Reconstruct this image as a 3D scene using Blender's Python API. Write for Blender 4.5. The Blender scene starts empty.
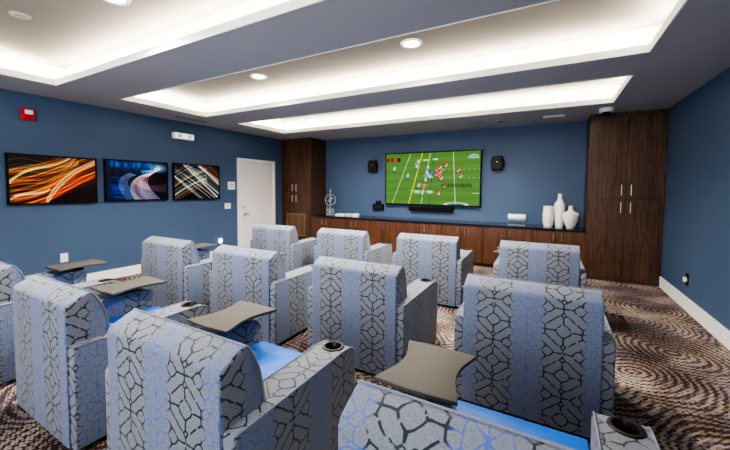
import bpy, bmesh, math, random
import numpy as np
from mathutils import Vector, Matrix
random.seed(4); np.random.seed(4)
SC = bpy.context.scene
COL = SC.collection
PI = math.pi

# ------------------------------------------------------------------ sizes (m)
H = 2.74
XL, XR = -6.207, 1.528          # side walls
YB = 7.372                      # wall carrying the screen
YC = 6.75                       # cabinet fronts
XLC, XRC = -5.24, 0.533         # inner sides of the two tall cabinets
Y0 = -2.2                       # open rear end of the room
CX0, CX1 = -5.40, 0.742         # coffers
COFF = [(0.50, 1.885), (2.592, 3.945), (4.64, 5.96)]
LIP, LEDGE, COVE = 0.065, 0.13, 0.27

# ------------------------------------------------------------------ materials
def new_mat(name):
    m = bpy.data.materials.new(name); m.use_nodes = True
    nt = m.node_tree; b = nt.nodes['Principled BSDF']
    return m, nt, b

def N(nt, t, **kw):
    n = nt.nodes.new(t)
    for k, v in kw.items(): setattr(n, k, v)
    return n

def ramp(nt, fac, stops, interp='LINEAR'):
    r = N(nt, 'ShaderNodeValToRGB'); r.color_ramp.interpolation = interp
    e = r.color_ramp.elements
    while len(e) < len(stops): e.new(0.5)
    for i, (p, c) in enumerate(stops):
        e[i].position = p; e[i].color = (*c, 1) if len(c) == 3 else c
    nt.links.new(fac, r.inputs[0]); return r.outputs[0]

def mixc(nt, fac, a, b, mode='MIX'):
    m = N(nt, 'ShaderNodeMix', data_type='RGBA', blend_type=mode)
    for sock, v in ((m.inputs[0], fac), (m.inputs[6], a), (m.inputs[7], b)):
        if isinstance(v, bpy.types.NodeSocket): nt.links.new(v, sock)
        elif isinstance(v, (int, float)): sock.default_value = v
        else: sock.default_value = (*v, 1)
    return m.outputs[2]

def fm(nt, op, a, b=None, c=None, clamp=False):
    m = N(nt, 'ShaderNodeMath', operation=op, use_clamp=clamp)
    for i, v in enumerate((a, b, c)):
        if v is None: continue
        if isinstance(v, bpy.types.NodeSocket): nt.links.new(v, m.inputs[i])
        else: m.inputs[i].default_value = v
    return m.outputs[0]

def smooth(nt, v, lo, hi, a=0.0, b=1.0):
    m = N(nt, 'ShaderNodeMapRange', interpolation_type='SMOOTHSTEP')
    nt.links.new(v, m.inputs[0])
    for i, x in enumerate((lo, hi, a, b)): m.inputs[i + 1].default_value = x
    return m.outputs[0]

def noise(nt, vec, scale, detail=3, rough=.5):
    n = N(nt, 'ShaderNodeTexNoise'); n.inputs['Scale'].default_value = scale
    n.inputs['Detail'].default_value = detail; n.inputs['Roughness'].default_value = rough
    if vec is not None: nt.links.new(vec, n.inputs['Vector'])
    return n.outputs['Fac']

def mapping(nt, vec, scale=(1, 1, 1), loc=(0, 0, 0), rot=(0, 0, 0)):
    m = N(nt, 'ShaderNodeMapping'); nt.links.new(vec, m.inputs[0])
    m.inputs['Scale'].default_value = scale; m.inputs['Location'].default_value = loc
    m.inputs['Rotation'].default_value = rot
    return m.outputs[0]

def bump(nt, b, h, strength=.2, dist=.01):
    n = N(nt, 'ShaderNodeBump'); n.inputs['Strength'].default_value = strength
    n.inputs['Distance'].default_value = dist
    nt.links.new(h, n.inputs['Height']); nt.links.new(n.outputs[0], b.inputs['Normal'])

def plain(name, col, rough=.5, metal=0, spec=.5, var=.06, scale=6):
    m, nt, b = new_mat(name)
    tc = N(nt, 'ShaderNodeTexCoord')
    n = noise(nt, tc.outputs['Object'], scale, 3)
    lo = tuple(c * (1 - var) for c in col); hi = tuple(min(1, c * (1 + var)) for c in col)
    nt.links.new(ramp(nt, n, [(.3, lo), (.7, hi)]), b.inputs['Base Color'])
    b.inputs['Roughness'].default_value = rough; b.inputs['Metallic'].default_value = metal
    b.inputs['Specular IOR Level'].default_value = spec
    return m

def emissive(name, col, strength):
    m, nt, b = new_mat(name)
    b.inputs['Base Color'].default_value = (*col, 1)
    b.inputs['Emission Color'].default_value = (*col, 1)
    b.inputs['Emission Strength'].default_value = strength
    return m

def wood(name, dark, mid, light, rough=.35):
    m, nt, b = new_mat(name)
    tc = N(nt, 'ShaderNodeTexCoord'); g = N(nt, 'ShaderNodeNewGeometry')
    oi = N(nt, 'ShaderNodeObjectInfo')
    off = N(nt, 'ShaderNodeVectorMath', operation='SCALE')
    cmb = N(nt, 'ShaderNodeCombineXYZ')
    for i in range(3): nt.links.new(oi.outputs['Random'], cmb.inputs[i])
    nt.links.new(cmb.outputs[0], off.inputs[0]); off.inputs['Scale'].default_value = 17.0
    add = N(nt, 'ShaderNodeVectorMath', operation='ADD')
    nt.links.new(tc.outputs['Object'], add.inputs[0]); nt.links.new(off.outputs[0], add.inputs[1])
    v = add.outputs[0]
    v1 = mapping(nt, v, (7, 7, .55)); v2 = mapping(nt, v, (70, 70, 1.6))
    n1 = noise(nt, v1, 1.6, 4, .6); n2 = noise(nt, v2, 1.0, 3, .6)
    rings = fm(nt, 'SINE', fm(nt, 'MULTIPLY', n1, 42.0))
    f = fm(nt, 'ADD', fm(nt, 'MULTIPLY', rings, .10), fm(nt, 'ADD', fm(nt, 'MULTIPLY', n1, .45), fm(nt, 'MULTIPLY', n2, .42)))
    c = ramp(nt, f, [(.2, dark), (.48, mid), (.78, light)])
    nt.links.new(c, b.inputs['Base Color'])
    b.inputs['Roughness'].default_value = rough
    bump(nt, b, n2, .08, .003)
    return m

def fabric_mat():
    m, nt, b = new_mat('lattice_fabric')
    uv = N(nt, 'ShaderNodeUVMap'); uv.uv_map = 'UVMap'
    PX, PY = .40, .276
    # slight hand-drawn wobble
    nz = N(nt, 'ShaderNodeTexNoise'); nz.inputs['Scale'].default_value = 30; nz.inputs['Detail'].default_value = 1
    nt.links.new(uv.outputs[0], nz.inputs['Vector'])
    w = N(nt, 'ShaderNodeVectorMath', operation='MULTIPLY_ADD')
    nt.links.new(nz.outputs['Color'], w.inputs[0]); w.inputs[1].default_value = (.008, .008, 0); w.inputs[2].default_value = (-.004, -.004, 0)
    ad = N(nt, 'ShaderNodeVectorMath', operation='ADD'); nt.links.new(uv.outputs[0], ad.inputs[0]); nt.links.new(w.outputs[0], ad.inputs[1])
    sep = N(nt, 'ShaderNodeSeparateXYZ'); nt.links.new(ad.outputs[0], sep.inputs[0])
    def fold(s, P, off):
        t = fm(nt, 'ADD', s, off + 40 * P)
        t = fm(nt, 'FLOORED_MODULO', t, P)
        return fm(nt, 'ABSOLUTE', fm(nt, 'SUBTRACT', t, P / 2))
    # black columns at u = +-0.2 ; blue columns at u = 0, +-0.4
    fx = fold(sep.outputs[0], PX, 0.0)
    fy = fold(sep.outputs[1], PY, 0.05)
    cb = N(nt, 'ShaderNodeCombineXYZ'); nt.links.new(fx, cb.inputs[0]); nt.links.new(fy, cb.inputs[1])
    p = cb.outputs[0]
    def dpoint(a, pen=0.0):
        d = N(nt, 'ShaderNodeVectorMath', operation='DISTANCE'); nt.links.new(p, d.inputs[0]); d.inputs[1].default_value = (*a, 0)
        return d.outputs['Value'] if pen == 0 else fm(nt, 'ADD', d.outputs['Value'], pen)
    def dseg(a, c, pen=0.0):
        ba = (c[0] - a[0], c[1] - a[1]); L2 = ba[0] ** 2 + ba[1] ** 2
        s = N(nt, 'ShaderNodeVectorMath', operation='SUBTRACT'); nt.links.new(p, s.inputs[0]); s.inputs[1].default_value = (*a, 0)
        dt = N(nt, 'ShaderNodeVectorMath', operation='DOT_PRODUCT'); nt.links.new(s.outputs[0], dt.inputs[0]); dt.inputs[1].default_value = (ba[0] / L2, ba[1] / L2, 0)
        h = fm(nt, 'ADD', dt.outputs['Value'], 0.0, clamp=True)
        sc = N(nt, 'ShaderNodeVectorMath', operation='SCALE'); sc.inputs[0].default_value = (*ba, 0); nt.links.new(h, sc.inputs['Scale'])
        d = N(nt, 'ShaderNodeVectorMath', operation='DISTANCE'); nt.links.new(s.outputs[0], d.inputs[0]); nt.links.new(sc.outputs[0], d.inputs[1])
        return d.outputs['Value'] if pen == 0 else fm(nt, 'ADD', d.outputs['Value'], pen)
    hy = PY / 2; hx = PX / 2
    segs = [((.020, .070), (.076, .020)), ((.028, .116), (.100, .052))]
    ds = [dpoint((0, 0), -.006), dpoint((0, .098), .012)]
    for a, c in segs:
        ds.append(dseg(a, c)); ds.append(dseg((-a[0], a[1]), (-c[0], c[1])))
    ds.append(dseg((.020, -.070), (.076, -.020)))
    ds.append(dseg((.028, 2 * hy - .116), (.100, 2 * hy - .052)))
    for a in [(.082, hy), (.120, .018), (.120, -.018), (.126, .105), (.146, .062), (.160, .012), (.166, .104), (.186, .040), (.186, .084), (.188, hy), (.214, .040), (.214, .084), (.150, hy + .018), (.150, -.03)]:
        ds.append(dpoint(a))
    f1 = fm(nt, 'MINIMUM', ds[0], ds[1]); f2 = fm(nt, 'MAXIMUM', ds[0], ds[1])
    for d in ds[2:]:
        f2 = fm(nt, 'MINIMUM', f2, fm(nt, 'MAXIMUM', f1, d)); f1 = fm(nt, 'MINIMUM', f1, d)
    e = fm(nt, 'SUBTRACT', f2, f1)
    # brush-like varying width and small gaps
    n1 = noise(nt, uv.outputs[0], 26, 2); n2 = noise(nt, uv.outputs[0], 38, 1)
    blk = smooth(nt, fx, .095, .13, 1, 0)
    wd = fm(nt, 'MULTIPLY', fm(nt, 'ADD', fm(nt, 'MULTIPLY', blk, .0038), .0040), fm(nt, 'ADD', n1, .5))
    gap = smooth(nt, n2, .33, .38)
    line = fm(nt, 'MULTIPLY', smooth(nt, fm(nt, 'DIVIDE', e, wd), .75, 1.15, 1, 0), gap)
    # pale woven outlines beside the blue lines
    halo = smooth(nt, fm(nt, 'ABSOLUTE', fm(nt, 'SUBTRACT', e, .012)), .0012, .0028, .22, 0)
    hn = noise(nt, uv.outputs[0], 520, 2, .7); hn2 = noise(nt, uv.outputs[0], 130, 2, .6)
    base = ramp(nt, fm(nt, 'ADD', fm(nt, 'MULTIPLY', hn, .6), fm(nt, 'MULTIPLY', hn2, .4)), [(.36, (.120, .136, .168)), (.64, (.235, .256, .302))])
    bluish = smooth(nt, fx, .07, .19, 0, .18)
    base = mixc(nt, bluish, base, (.125, .175, .270))
    base = mixc(nt, fm(nt, 'MULTIPLY', halo, smooth(nt, fx, .09, .15)), base, (.20, .29, .44))
    lc = mixc(nt, blk, (.016, .10, .46), (.006, .013, .02))
    lf = fm(nt, 'MULTIPLY', line, fm(nt, 'ADD', fm(nt, 'MULTIPLY', blk, .24), .74))
    col = mixc(nt, lf, base, lc)
    nt.links.new(col, b.inputs['Base Color'])
    nt.links.new(fm(nt, 'SUBTRACT', .85, fm(nt, 'MULTIPLY', line, .4)), b.inputs['Roughness'])
    b.inputs['Sheen Weight'].default_value = .25
    b.inputs['Specular IOR Level'].default_value = .35
    bump(nt, b, fm(nt, 'SUBTRACT', hn, fm(nt, 'MULTIPLY', line, .5)), .25, .002)
    return m

def carpet_mat():
    m, nt, b = new_mat('swirl_carpet')
    tc = N(nt, 'ShaderNodeTexCoord'); v = tc.outputs['Object']
    nz = N(nt, 'ShaderNodeTexNoise'); nz.inputs['Scale'].default_value = 1.3; nz.inputs['Detail'].default_value = 2
    nt.links.new(v, nz.inputs['Vector'])
    w = N(nt, 'ShaderNodeVectorMath', operation='MULTIPLY_ADD')
    nt.links.new(nz.outputs['Color'], w.inputs[0]); w.inputs[1].default_value = (.30, .30, 0); nt.links.new(v, w.inputs[2])
    vv = N(nt, 'ShaderNodeTexVoronoi', voronoi_dimensions='2D'); vv.inputs['Scale'].default_value = 1.15
    nt.links.new(w.outputs[0], vv.inputs['Vector'])
    sub = fm(nt, 'MULTIPLY', vv.outputs['Distance'], 2 * PI / .056 / 1.15)
    ring = fm(nt, 'SINE', sub)
    # dash breaks across the rings: a fine crossed grid
    vg = N(nt, 'ShaderNodeTexVoronoi', voronoi_dimensions='2D'); vg.inputs['Scale'].default_value = 34; vg.inputs['Randomness'].default_value = .45
    nt.links.new(mapping(nt, v, (1, 1.5, 1), rot=(0, 0, .5)), vg.inputs['Vector'])
    dots = smooth(nt, vg.outputs['Distance'], .25, .62, 1, 0)
    patch = noise(nt, v, 1.7, 2); fine = noise(nt, v, 60, 3, .7); mid = noise(nt, v, 7, 2)
    f = fm(nt, 'ADD', fm(nt, 'MULTIPLY', ring, .36), fm(nt, 'MULTIPLY', fm(nt, 'SUBTRACT', dots, .5), .75))
    f = fm(nt, 'ADD', f, fm(nt, 'MULTIPLY', fm(nt, 'SUBTRACT', patch, .5), 1.3))
    f = fm(nt, 'ADD', f, fm(nt, 'MULTIPLY', fm(nt, 'SUBTRACT', fine, .5), .5))
    f = smooth(nt, f, -.20, .40)
    dark = mixc(nt, smooth(nt, mid, .42, .6), (.048, .019, .014), (.046, .038, .058))
    dark = mixc(nt, smooth(nt, noise(nt, v, .9, 1), .5, .62), dark, (.065, .052, .09))
    lite = mixc(nt, smooth(nt, patch, .35, .65), (.215, .170, .138), (.43, .355, .29))
    col = mixc(nt, f, dark, lite)
    nt.links.new(col, b.inputs['Base Color']); b.inputs['Roughness'].default_value = .95
    b.inputs['Specular IOR Level'].default_value = .15
    bump(nt, b, fine, .4, .006)
    return m

def picture_mat(name, emit, rough=.3):
    m, nt, b = new_mat(name)
    a = N(nt, 'ShaderNodeAttribute'); a.attribute_name = 'picture'
    if emit:
        b.inputs['Base Color'].default_value = (.01, .01, .01, 1)
        nt.links.new(a.outputs['Color'], b.inputs['Emission Color']); b.inputs['Emission Strength'].default_value = emit; b.inputs['Specular IOR Level'].default_value = .15
    else:
        nt.links.new(a.outputs['Color'], b.inputs['Base Color'])
        nt.links.new(a.outputs['Color'], b.inputs['Emission Color']); b.inputs['Emission Strength'].default_value = .0
    b.inputs['Roughness'].default_value = rough
    return m

M = dict(
    wall=plain('blue_wall_paint', (.072, .122, .220), .6, var=.04, scale=1.2),
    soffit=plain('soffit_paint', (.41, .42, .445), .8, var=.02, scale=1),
    covew=plain('cove_side_lit_tone', (.78, .735, .66), .8, var=.02, scale=1), coffer=plain('coffer_dim_tone', (.235, .222, .203), .8, var=.02, scale=1),  # one coffer white: cove sides lightened, ceiling darkened to imitate the light falloff
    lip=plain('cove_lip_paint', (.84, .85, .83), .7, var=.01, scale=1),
    white=plain('white_trim_paint', (.86, .86, .85), .45, var=.01),
    door=plain('white_door_paint', (.80, .81, .82), .45, var=.01),
    walnut=wood('walnut_veneer', (.036, .018, .010), (.098, .050, .028), (.180, .100, .060)),
    walnut2=wood('warm_walnut_veneer', (.055, .022, .011), (.115, .050, .026), (.190, .092, .050)),
    oak2=wood('mid_brown_slat_wood', (.07, .036, .02), (.12, .068, .038), (.17, .10, .055)), oak=wood('light_grille_wood', (.16, .09, .045), (.27, .165, .085), (.38, .25, .14)),
    counter=plain('polished_dark_stone', (.012, .018, .024), .12, spec=.7),
    steel=plain('brushed_steel', (.62, .60, .57), .28, metal=1),
    brass=plain('warm_nickel', (.75, .68, .56), .28, metal=1),
    black=plain('black_plastic', (.006, .006, .007), .5, spec=.25),
    blackm=plain('black_painted_steel', (.010, .010, .011), .5, spec=.3),
    bronze=plain('dark_bronze_plastic', (.018, .016, .014), .35),
    ceramic=plain('white_ceramic', (.88, .87, .84), .3, var=.01),
    plate=plain('white_switch_plastic', (.85, .85, .84), .4, var=.01),
    red=plain('red_alarm_plastic', (.62, .015, .03), .35),
    vinyl=plain('sky_blue_vinyl', (.016, .14, .56), .5, spec=.35, var=.03),
    tray=plain('taupe_tray_laminate', (.100, .095, .085), .62, spec=.2, var=.03),
    piping=plain('grey_blue_piping', (.17, .19, .23), .6),
    fabric=fabric_mat(), carpet=carpet_mat(),
    screen=picture_mat('lit_screen', .62, .5), print=picture_mat('glossy_print', 0, .3),
    lamp=emissive('lamp_lens', (1, .95, .86), 14), lampd=emissive('exit_lens', (1, 1, .97), .35),
    strip=emissive('led_tape', (1, .95, .87), 4), night=emissive('night_light_lens', (.9, .95, 1), 6),
    grey=plain('grey_plastic', (.33, .33, .34), .5), vent=plain('grey_vent_metal', (.22, .22, .24), .5),
    sign=plain('pale_grey_lettering', (.55, .56, .57), .5), paper=plain('white_paper', (.85, .84, .80), .6, var=.03), yellow=plain('yellow_paper', (.70, .58, .12), .6),
)
gm, gnt, gb = new_mat('clear_acrylic')
gb.inputs['Base Color'].default_value = (.85, .92, .95, 1); gb.inputs['Transmission Weight'].default_value = .85
gb.inputs['Roughness'].default_value = .08; gb.inputs['IOR'].default_value = 1.45
gn = noise(gnt, N(gnt, 'ShaderNodeTexCoord').outputs['Object'], 20); gnt.links.new(fm(gnt, 'MULTIPLY', gn, .15), gb.inputs['Roughness'])
M['acrylic'] = gm

# ------------------------------------------------------------------ mesh helpers
def box_uv(bm, off=(0, 0, 0)):
    uvl = bm.loops.layers.uv.get('UVMap') or bm.loops.layers.uv.new('UVMap')
    for f in bm.faces:
        n = f.normal; ax = max(range(3), key=lambda i: abs(n[i]))
        for l in f.loops:
            c = l.vert.co
            if ax == 0: uv = (c.y + .20 + off[1], c.z)
            elif ax == 1: uv = (c.x + off[0], c.z)
            else: uv = (c.x + off[0], c.y + .84)
            l[uvl].uv = uv

def link(name, bm, mat, parent=None, smooth_ang=None, loc=None, rot=None, uvoff=(0, 0, 0)):
    bmesh.ops.recalc_face_normals(bm, faces=bm.faces[:]); bm.normal_update()
    box_uv(bm, uvoff)
    me = bpy.data.meshes.new(name); bm.to_mesh(me); bm.free()
    mats = mat if isinstance(mat, (list, tuple)) else [mat]
    for m_ in mats: me.materials.append(m_)
    if smooth_ang is not None:
        for p_ in me.polygons: p_.use_smooth = True
        me.set_sharp_from_angle(angle=math.radians(smooth_ang))
    o = bpy.data.objects.new(name, me); COL.objects.link(o)
    if parent: o.parent = parent
    if loc: o.location = loc
    if rot: o.rotation_euler = rot
    return o

def bx(bm, x0, x1, y0, y1, z0, z1, mi=0, bev=0, seg=2):
    r = bmesh.ops.create_cube(bm, size=1)
    vs = r['verts']
    for v in vs:
        v.co = Vector(((x0 + x1) / 2 + v.co.x * (x1 - x0), (y0 + y1) / 2 + v.co.y * (y1 - y0), (z0 + z1) / 2 + v.co.z * (z1 - z0)))
    fs = set(f for v in vs for f in v.link_faces)
    for f in fs: f.material_index = mi
    if bev:
        es = list(set(e for v in vs for e in v.link_edges))
        bmesh.ops.bevel(bm, geom=es, offset=bev, segments=seg, profile=.5, affect='EDGES', clamp_overlap=True)
    return bm

def box(x0, x1, y0, y1, z0, z1, bev=0, seg=2):
    return bx(bmesh.new(), x0, x1, y0, y1, z0, z1, 0, bev, seg)

def prism(bm, prof, a0, a1, axis='x', bev=0, seg=3, mi=0):
    """profile extruded along an axis; axis x: prof=(y,z); y: (x,z); z: (x,y)"""
    def P(u, v, a): return {'x': (a, u, v), 'y': (u, a, v), 'z': (u, v, a)}[axis]
    A = [bm.verts.new(P(u, v, a0)) for u, v in prof]; B = [bm.verts.new(P(u, v, a1)) for u, v in prof]
    n = len(prof)
    fs = [bm.faces.new(A), bm.faces.new(B[::-1])]
    caps = list(fs)
    for i in range(n): fs.append(bm.faces.new((A[i], B[i], B[(i + 1) % n], A[(i + 1) % n])))
    for f in fs: f.material_index = mi
    if bev:
        es = list(set(e for f in caps for e in f.edges))
        bmesh.ops.recalc_face_normals(bm, faces=fs)
        bmesh.ops.bevel(bm, geom=es, offset=bev, segments=seg, profile=.5, affect='EDGES', clamp_overlap=True)
    return bm

def tube(bm, pts, r, seg=8, closed=False, mi=0):
    pts = [Vector(p) for p in pts]; n = len(pts); rings = []
    for i, p in enumerate(pts):
        a = pts[(i - 1) % n] if (closed or i > 0) else p; c = pts[(i + 1) % n] if (closed or i < n - 1) else p
        t = (c - a).normalized(); u = t.orthogonal() if abs(t.z) > .95 else t.cross(Vector((0, 0, 1)))
        u.normalize(); w = t.cross(u)
        if rings and (u.dot(lastu) < 0): u = -u; w = -w
        lastu = u
        rings.append([bm.verts.new(p + r * (math.cos(k * 2 * PI / seg) * u + math.sin(k * 2 * PI / seg) * w)) for k in range(seg)])
    for i in range(n if closed else n - 1):
        A, B = rings[i], rings[(i + 1) % n]
        for k in range(seg):
            f = bm.faces.new((A[k], A[(k + 1) % seg], B[(k + 1) % seg], B[k])); f.material_index = mi
    if not closed:
        bm.faces.new(rings[0][::-1]).material_index = mi; bm.faces.new(rings[-1]).material_index = mi
    return bm

def lathe(bm, prof, cx=0, cy=0, seg=28, mi=0, flute=0, nfl=0, sx=1, sy=1):
    rings = []
    for r, z in prof:
        ring = []
        for k in range(seg):
            a = 2 * PI * k / seg; rr = r * (1 + flute * math.cos(nfl * a)) if nfl else r
            ring.append(bm.verts.new((cx + rr * math.cos(a) * sx, cy + rr * math.sin(a) * sy, z)))
        rings.append(ring)
    for A, B in zip(rings, rings[1:]):
        for k in range(seg):
            f = bm.faces.new((A[k], A[(k + 1) % seg], B[(k + 1) % seg], B[k])); f.material_index = mi
    bm.faces.new(rings[0][::-1]).material_index = mi; bm.faces.new(rings[-1]).material_index = mi
    return bm

def tag(o, label, cat, group=None, kind=None):
    o['label'] = label; o['category'] = cat
    if group: o['group'] = group
    if kind: o['kind'] = kind
    return o

def thing(name, label, cat, loc=(0, 0, 0), group=None, rz=0):
    o = bpy.data.objects.new(name, None); o.empty_display_size = .1; COL.objects.link(o)
    o.location = loc; o.rotation_euler = (0, 0, rz)
    return tag(o, label, cat, group)

def struct(name, bm, mat, label, cat, **k):
    o = link(name, bm, mat, **k)
    if not k.get('parent'): tag(o, label, cat, kind='structure')
    return o

def quad(bm, pts, mi=0):
    f = bm.faces.new([bm.verts.new(p) for p in pts]); f.material_index = mi

# ------------------------------------------------------------------ room shell
struct('floor', box(XL - .1, XR + .1, Y0, YB + .1, -.1, 0), M['carpet'], 'brown and cream carpet with concentric swirls of dashes', 'floor')
struct('wall_left', box(XL - .12, XL, Y0, YB + .12, 0, H + .5), M['wall'], 'navy blue painted wall with three pictures and a door', 'wall')
struct('wall_right', box(XR, XR + .12, Y0, YB + .12, 0, H + .5), M['wall'], 'plain navy blue wall with a low outlet', 'wall')
struct('wall_back', box(XL, XR, YB, YB + .12, 0, H + .5), M['wall'], 'navy blue wall behind the television', 'wall')

bm = bmesh.new()
ys = [Y0] + [v for c in COFF for v in c] + [YB]
for x0, x1 in ((XL, CX0), (CX1, XR)): bx(bm, x0, x1, Y0, YB, H, H + LIP, 0)
for i in range(0, len(ys), 2): bx(bm, CX0, CX1, ys[i], ys[i + 1], H, H + LIP, 0)
bm2 = bm
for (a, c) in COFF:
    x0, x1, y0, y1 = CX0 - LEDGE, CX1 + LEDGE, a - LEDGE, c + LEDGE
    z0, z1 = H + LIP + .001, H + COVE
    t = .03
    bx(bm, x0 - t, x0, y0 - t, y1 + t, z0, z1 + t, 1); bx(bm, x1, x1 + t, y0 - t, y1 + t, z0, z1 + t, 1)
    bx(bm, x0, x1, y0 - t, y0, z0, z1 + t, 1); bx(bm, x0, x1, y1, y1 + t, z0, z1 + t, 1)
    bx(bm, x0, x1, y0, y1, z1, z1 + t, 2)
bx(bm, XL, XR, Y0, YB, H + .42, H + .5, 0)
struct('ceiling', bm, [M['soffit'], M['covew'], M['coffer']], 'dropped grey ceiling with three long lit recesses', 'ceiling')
# the pale lips round each recess
for i, (a, c) in enumerate(COFF):
    bm = bmesh.new(); t = .012
    z0, z1 = H - .004, H + LIP + .004
    bx(bm, CX0, CX1, a, a + t, z0, z1); bx(bm, CX0, CX1, c - t, c, z0, z1)
    bx(bm, CX0, CX0 + t, a + t, c - t, z0, z1); bx(bm, CX1 - t, CX1, a + t, c - t, z0, z1)
    struct('trim_%d' % (i + 1), bm, M['lip'], ['white lip around the ceiling recess nearest the camera', 'white lip around the middle ceiling recess', 'white lip around the ceiling recess nearest the television'][i], 'trim')
struct('baseboard_left', box(XL, XL + .018, Y0, 5.28, 0, .155, .004), M['white'], 'white baseboard along the wall of pictures', 'baseboard')
struct('baseboard_right', box(XR - .018, XR, Y0, YC, 0, .17, .004), M['white'], 'white baseboard along the plain right wall', 'baseboard')

# door in the left wall
bm = box(XL, XL + .022, 5.37, 6.40, .01, 2.085, .003)
d = struct('door_1', bm, M['door'], 'white flush door in the left wall', 'door')
bm = bmesh.new()
bx(bm, XL, XL + .04, 5.30, 5.37, 0, 2.16, 0, .004); bx(bm, XL, XL + .04, 6.40, 6.47, 0, 2.16, 0, .004); bx(bm, XL, XL + .04, 5.37, 6.40, 2.09, 2.16, 0, .004)
link('door_frame', bm, M['white'], d)
bm = bmesh.new()
tube(bm, [(XL + .02, 5.47, .89), (XL + .075, 5.47, .89)], .016, 12); tube(bm, [(XL + .07, 5.47, .89), (XL + .07, 5.52, .892), (XL + .07, 5.60, .885)], .009, 10)
tube(bm, [(XL + .021, 5.47, .89), (XL + .030, 5.47, .89)], .033, 20)
link('door_handle', bm, M['steel'], d, 40)
bm = bmesh.new(); tube(bm, [(XL + .02, 5.46, 1.035), (XL + .04, 5.46, 1.035)], .028, 20)
link('deadbolt', bm, M['steel'], d, 40)

# ------------------------------------------------------------------ cabinets
def bar_handle(x, y, z0, z1, parent, mat, name='handle'):
    bm = bmesh.new()
    tube(bm, [(x, y - .028, z0), (x, y - .028, z1)], .0075, 10)
    for z in (z0 + .02, z1 - .02): tube(bm, [(x, y, z), (x, y - .028, z)], .005, 8)
    return link(name, bm, mat, parent, 40)

def tall_cabinet(x0, x1, label, fill, doors_x, zsplit, grille, mat):
    t = thing('tall_cabinet', label, 'cabinet', ((x0 + x1) / 2, YC, 0))
    cx = (x0 + x1) / 2
    L = lambda x: x - cx
    bm = bmesh.new()
    bx(bm, L(x0), L(x1), .022, YB - YC, 0, H - .002, 0)
    bx(bm, L(x0), L(doors_x[0]) - .004, 0, .03, 0.0, H - .002, 0, .002); bx(bm, L(doors_x[2]) + .004, L(x1), 0, .03, 0.0, H - .002, 0, .002)
    bx(bm, L(doors_x[0]), L(doors_x[2]), .0, .03, H - .05, H - .002, 0, .002)
    link('carcass', bm, mat, t)
    link('plinth', box(L(doors_x[0]) - .003, L(doors_x[2]) + .003, .004, .03, 0, .05), M['walnut'], t)
    for k in range(2):
        a, c = L(doors_x[k]) + .002, L(doors_x[k + 1]) - .002
        hx = L(doors_x[1]) + (-.062 if k == 0 else .062)
        up = link('door', box(a, c, -.004, .02, zsplit + .003, H - .054, .002), mat, t)
        bar_handle(hx, -.004, zsplit + .055, zsplit + .225, up, M['brass'])
        lo = link('door', box(a, c, -.004, .02, .054, zsplit - .003, .002), mat, t)
        bar_handle(hx, -.004, zsplit - .225, zsplit - .055, lo, M['brass'])
    if grille:
        g0, g1, z0, z1 = [L(grille[0]), L(grille[1]), grille[2], grille[3]]
        bm = bmesh.new(); yy = -.022
        bx(bm, g0, g1, -.008, -.004, z0, z1)
        bx(bm, g0, g1, yy, -.004, z1 - .03, z1, 0, .002); bx(bm, g0, g1, yy, -.004, z0, z0 + .03, 0, .002)
        for f in (0, 1 / 3, 2 / 3, 1):
            xx = g0 + (g1 - g0) * f; ww = .013
            xx = min(max(xx, g0 + ww), g1 - ww); bx(bm, xx - ww, xx + ww, yy, -.004, z0 + .03, z1 - .03, 0, .002)
        link('vent_frame', bm, M['oak'], t); bm = bmesh.new()
        n = 22
        for i in range(n):
            z = z0 + .035 + (z1 - z0 - .07) * i / n
            bx(bm, g0 + .02, g1 - .02, -.014, -.006, z, z + .012)
        link('vent_slats', bm, M['oak2'], t)
    return t

tall_cabinet(XL + .004, XLC, 'tall dark walnut cabinet beside the white door with a pale vent grille', 0, (XL + .06, -5.765, -5.285), 1.36, (-6.04, -5.42, .27, .84), M['walnut'])
tall_cabinet(XRC, XR - .004, 'tall dark walnut two door cabinet beside the right wall', 0, (XRC + .035, 1.045, XR - .045), 1.36, None, M['walnut'])

# run of base cabinets: seven two-door units
U = (XRC - XLC) / 7
places = ['beneath the silver ring sculpture, against the tall grille cabinet', 'second from the tall grille cabinet, beneath the papers', 'third from the tall grille cabinet',
          'fourth and middle one of the row, left of center', 'below the right end of the television soundbar', 'beneath the white roll on its clear stand', 'beneath the three white vases']
CT = .785
for i in range(7):
    x0 = XLC + i * U; cx = x0 + U / 2
    t = thing('base_cabinet', 'low walnut two door cabinet ' + places[i], 'cabinet', (cx, YC, 0), 'low cabinets under the long counter')
    bm = bmesh.new(); h = U / 2 - .0015
    bx(bm, -h, h, .022, YB - YC - .004, .06, CT); bx(bm, -h, h, .06, YB - YC - .004, 0, .06)
    link('carcass', bm, M['walnut'], t)
    for k in (-1, 1):
        a, c = (-h + .002, -.0015) if k < 0 else (.0015, h - .002)
        dd = link('door', box(a, c, 0, .02, .07, CT - .01, .002), M['walnut2'], t)
        bar_handle(k * .064, 0, CT - .185, CT - .055, dd, M['brass'])
bm = box(XLC + .002, XRC - .002, YC - .02, YB - .002, CT + .001, CT + .034, .003)
tag(link('countertop', bm, M['counter']), 'long polished dark stone countertop on the low walnut cabinets', 'countertop')
CZ = CT + .034

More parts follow.
